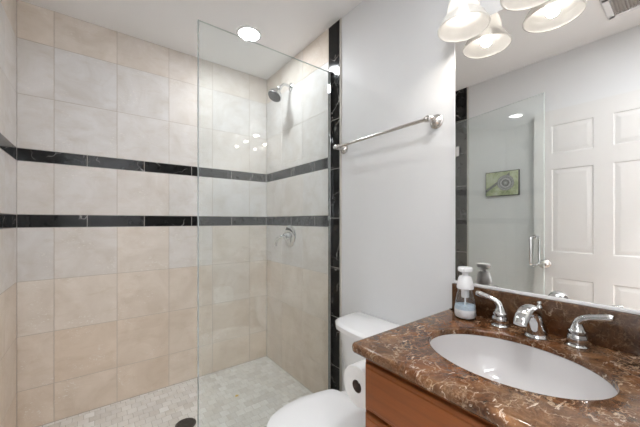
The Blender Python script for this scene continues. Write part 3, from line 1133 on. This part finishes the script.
# ------------------------------------------------------------------ soap bottle
SX_, SY_ = 1.098, 0.543
sp = thing('soap_dispenser', 'clear foaming soap bottle with white pump on the left end of the counter', 'soap dispenser', (SX_, SY_, CTZ))
def lz(bm, prof, **k):
    lathe(bm, [(r, h) for r, h in prof], (SX_, SY_, CTZ), n=40, **k)
bm = B()
lz(bm, [(0.030, 0.0), (0.037, 0.003), (0.039, 0.010), (0.0375, 0.030), (0.034, 0.060), (0.029, 0.090), (0.0235, 0.110), (0.021, 0.122), (0.020, 0.122), (0.022, 0.110), (0.0275, 0.090), (0.0325, 0.060), (0.036, 0.030), (0.0372, 0.012), (0.034, 0.006), (0.001, 0.005)])
obj('bottle', bm, M['bottle'], sp, label='clear plastic body')
bm = B()
lz(bm, [(0.001, 0.0055), (0.0335, 0.0065), (0.0368, 0.012), (0.0358, 0.036), (0.001, 0.036)])
obj('soap_fill', bm, M['soap'], sp, label='milky white soap at the bottom')
bm = B()
lz(bm, [(0.001, 0.0363), (0.0356, 0.0363), (0.0345, 0.050), (0.001, 0.050)])
obj('soap_liquid', bm, M['soap_blue'], sp, label='pale blue liquid layer')
bm = B()
lz(bm, [(0.019, 0.108), (0.0285, 0.111), (0.0295, 0.118), (0.0270, 0.135), (0.0225, 0.152), (0.0190, 0.158), (0.012, 0.160), (0.011, 0.161), (0.011, 0.176), (0.001, 0.176)])
obj('pump_collar', bm, M['plastic'], sp)
bm = B()
lz(bm, [(0.011, 0.170), (0.018, 0.172), (0.0245, 0.176), (0.0255, 0.180), (0.0255, 0.187), (0.0235, 0.191), (0.001, 0.192)])
box(bm, SX_ - 0.036, SX_ - 0.012, SY_ - 0.008, SY_ + 0.008, 0.177 + CTZ, 0.189 + CTZ, 0.003)
obj('pump_head', bm, M['plastic'], sp)
bm = B()
lz(bm, [(0.013, 0.078), (0.014, 0.082), (0.014, 0.108), (0.001, 0.108)])
lz(bm, [(0.0028, 0.010), (0.0028, 0.078)])
obj('dip_tube', bm, M['plastic'], sp)

# ------------------------------------------------------------------ toilet paper
PX0, PX1, PYc, PZ = 0.690, 0.792, 0.704, 0.626
tr_ = thing('paper_roll', 'white toilet paper roll hanging beside the vanity cabinet', 'toilet paper', (PX0, PYc, PZ - 0.058))
bm = B()
lathe(bm, [(0.021, 0.0), (0.065, 0.0), (0.067, 0.002), (0.067, 0.100), (0.065, 0.102), (0.021, 0.102)], (PX0, PYc, PZ), (1, 0, 0), 48, False, False)
obj('paper', bm, M['paper'], tr_)
bm = B()
lathe(bm, [(0.0205, 0.0005), (0.0212, 0.0005), (0.0212, 0.1015), (0.0205, 0.1015)], (PX0, PYc, PZ), (1, 0, 0), 36, False, False)
obj('cardboard_core', bm, M['card'], tr_, label='dark brown cardboard tube')
ph = thing('paper_holder', 'small chrome paper holder on the left side of the vanity', 'toilet paper holder', (0.80, VL_, PZ))
bm = B()
tube(bm, [(PX0 + 0.01, PYc, PZ + 0.012), (PX1 + 0.02, PYc, PZ + 0.012)], 0.006, 16)
obj('roller', bm, M['chrome'], ph)
bm = B()
tube(bm, smooth_path([(PX1 + 0.02, PYc + 0.004, PZ + 0.012), (PX1 + 0.022, PYc - 0.03, PZ + 0.012), (PX1 + 0.022, VL_, PZ + 0.012)], 5), 0.006, 16)
lathe(bm, [(0.001, 0), (0.022, 0), (0.022, 0.004), (0.012, 0.010)], (PX1 + 0.022, VL_, PZ + 0.012), (0, 1, 0), 28)
obj('arm', bm, M['chrome'], ph)

# ------------------------------------------------------------------ mirror
MZ0, MZ1, MY0, MY1 = 0.930, 1.952, 0.0, 0.622
MX = RX - 0.001
mr = thing('mirror', 'large frameless wall mirror above the vanity backsplash', 'mirror', (MX, 0.31, MZ0))
bm = B(); box(bm, MX, MX + 0.0065, MY0, MY1, MZ0, MZ1)
obj('glass', bm, M['mirror'], mr, smooth=0)
bm = B()
box(bm, MX - 0.004, RX + 0.0055, MY0, MY1, 0.9245, MZ0 + 0.005, 0.0006)
box(bm, MX - 0.0015, RX + 0.0055, MY1, MY1 + 0.003, MZ0 - 0.003, MZ1, 0.0006)
obj('caulk_line', bm, M['plastic'], mr, label='thin pale bead along the bottom and side')

# ------------------------------------------------------------------ vanity light
vlz = 2.09
vg = thing('vanity_light', 'three-lamp wall light with white bell glass shades above the mirror', 'wall light', (RX + 0.006, 0.321, vlz))
bm = B()
ringp = rounded_rect(-0.30, 0.30, -0.038, 0.038, [0.02] * 4, 5)
secs = [[(RX + 0.006 - d, 0.321 + p[0] - q[0] * i, vlz + p[1] - q[1] * i) for p, q in ringp] for i, d in ((0, 0), (0, 0.012), (0.006, 0.02), (0.016, 0.024))]
loft(bm, secs)
obj('backplate', bm, M['nickel'], vg)
LD = 0.0967
for y in (0.541, 0.321, 0.101):
    cx_ = RX - LD
    bm = B()
    tube(bm, smooth_path([(RX - 0.01, y, vlz), (RX - 0.05, y, vlz + 0.004), (cx_ + 0.012, y, vlz + 0.002), (cx_, y, vlz - 0.015), (cx_, y, vlz - 0.034)], 6), 0.008, 16)
    lathe(bm, [(0.001, 0.0), (0.018, -0.002), (0.024, -0.010), (0.026, -0.022), (0.026, -0.030), (0.022, -0.032)], (cx_, y, vlz - 0.032), n=32)
    obj('arm', bm, M['nickel'], vg)
    rim = 1.895
    bm = B()
    outp = [(0.0270, 0.137), (0.034, 0.132), (0.042, 0.120), (0.048, 0.104), (0.052, 0.086), (0.055, 0.068), (0.059, 0.052), (0.066, 0.040), (0.0735, 0.033), (0.0755, 0.030), (0.078, 0.024), (0.084, 0.014), (0.0885, 0.004), (0.0885, 0.001), (0.0865, 0.0)]
    inp = [(r - 0.003, h) for r, h in reversed(outp)]
    lathe(bm, outp + inp + [outp[0]], (cx_, y, rim), n=56, cap0=False, cap1=False)
    obj('lamp_shade', bm, M['shade'], vg, label='frosted white bell-shaped glass shade')
    bm = B()
    sphere(bm, (cx_, y, rim + 0.052), 0.021, sz=1.15)
    lathe(bm, [(0.011, 0.07), (0.012, 0.128)], (cx_, y, rim), n=16)
    obj('bulb', bm, M['bulb'], vg, label='glowing warm white bulb')
    sl = bpy.data.lights.new('shade_light', 'SPOT')       # the bulb's light leaving through the open rim
    sl.energy = POWER_SHADE
    sl.color = (1.0, 0.94, 0.87)
    sl.spot_size = math.radians(166)
    sl.spot_blend = 0.6
    sl.shadow_soft_size = 0.02
    slo = bpy.data.objects.new('shade_light', sl)
    COL.objects.link(slo)
    slo.parent = vg
    slo.location = Vector((cx_, y, rim + 0.022)) - ROOTLOC[vg.name]

# ------------------------------------------------------------------ picture on the left wall
def picture_mat():
    m, nt, b = new_mat('picture_print')
    p = N(nt, 'ShaderNodeTexCoord').outputs['Object']
    sep = N(nt, 'ShaderNodeSeparateXYZ')
    L(nt, p, sep.inputs[0])
    y, z = sep.outputs['Y'], sep.outputs['Z']
    bg = ramp(nt, noise(nt, mapped(nt, p, (1, 1, 1)), 14, 5, 0.6).outputs['Fac'], [(0.3, (0.20, 0.26, 0.10)), (0.5, (0.38, 0.42, 0.24)), (0.72, (0.56, 0.58, 0.42))])
    # round grey coil right of centre and a rod running down to the left (left in the mirror is +Y)
    dy = math_n(nt, 'ADD', y, 0.030)
    dz = math_n(nt, 'SUBTRACT', z, 0.004)
    r = math_n(nt, 'SQRT', math_n(nt, 'ADD', math_n(nt, 'MULTIPLY', dy, dy), math_n(nt, 'MULTIPLY', dz, dz)))
    rr = math_n(nt, 'ADD', r, math_n(nt, 'MULTIPLY', noise(nt, p, 30, 2).outputs['Fac'], 0.012))
    coil = ramp(nt, math_n(nt, 'MULTIPLY', rr, 10.0), [(0.0, (0.62, 0.62, 0.62)), (0.18, (0.22, 0.22, 0.22)), (0.30, (0.05, 0.05, 0.055)), (0.40, (0.45, 0.45, 0.45)), (0.52, (0.15, 0.15, 0.15)), (0.62, (0.34, 0.34, 0.34)), (0.72, (0.07, 0.07, 0.07))])
    f = math_n(nt, 'LESS_THAN', rr, 0.070)
    line = math_n(nt, 'ABSOLUTE', math_n(nt, 'ADD', math_n(nt, 'ADD', math_n(nt, 'MULTIPLY', y, 0.72), z), -0.030))
    f2 = math_n(nt, 'MULTIPLY', math_n(nt, 'LESS_THAN', line, 0.013), math_n(nt, 'GREATER_THAN', y, -0.06))
    c = mix(nt, f2, bg, (0.10, 0.10, 0.095))
    c = mix(nt, f, c, coil)
    L(nt, c, b.inputs['Base Color'])
    b.inputs['Roughness'].default_value = 0.4
    return m


PYM, PZM = 1.028, 1.494
px_ = LX - 0.006
pc = thing('wall_picture', 'small green and grey canvas picture on the left wall, seen in the mirror', 'picture', (px_, PYM, PZM))
bm = B(); box(bm, px_, px_ + 0.018, PYM - 0.128, PYM + 0.128, PZM - 0.104, PZM + 0.104, 0.002)
obj('frame', bm, M['void'], pc)
bm = B(); box(bm, px_ + 0.0182, px_ + 0.0195, PYM - 0.122, PYM + 0.122, PZM - 0.098, PZM + 0.098)
obj('print', bm, picture_mat(), pc, smooth=0)
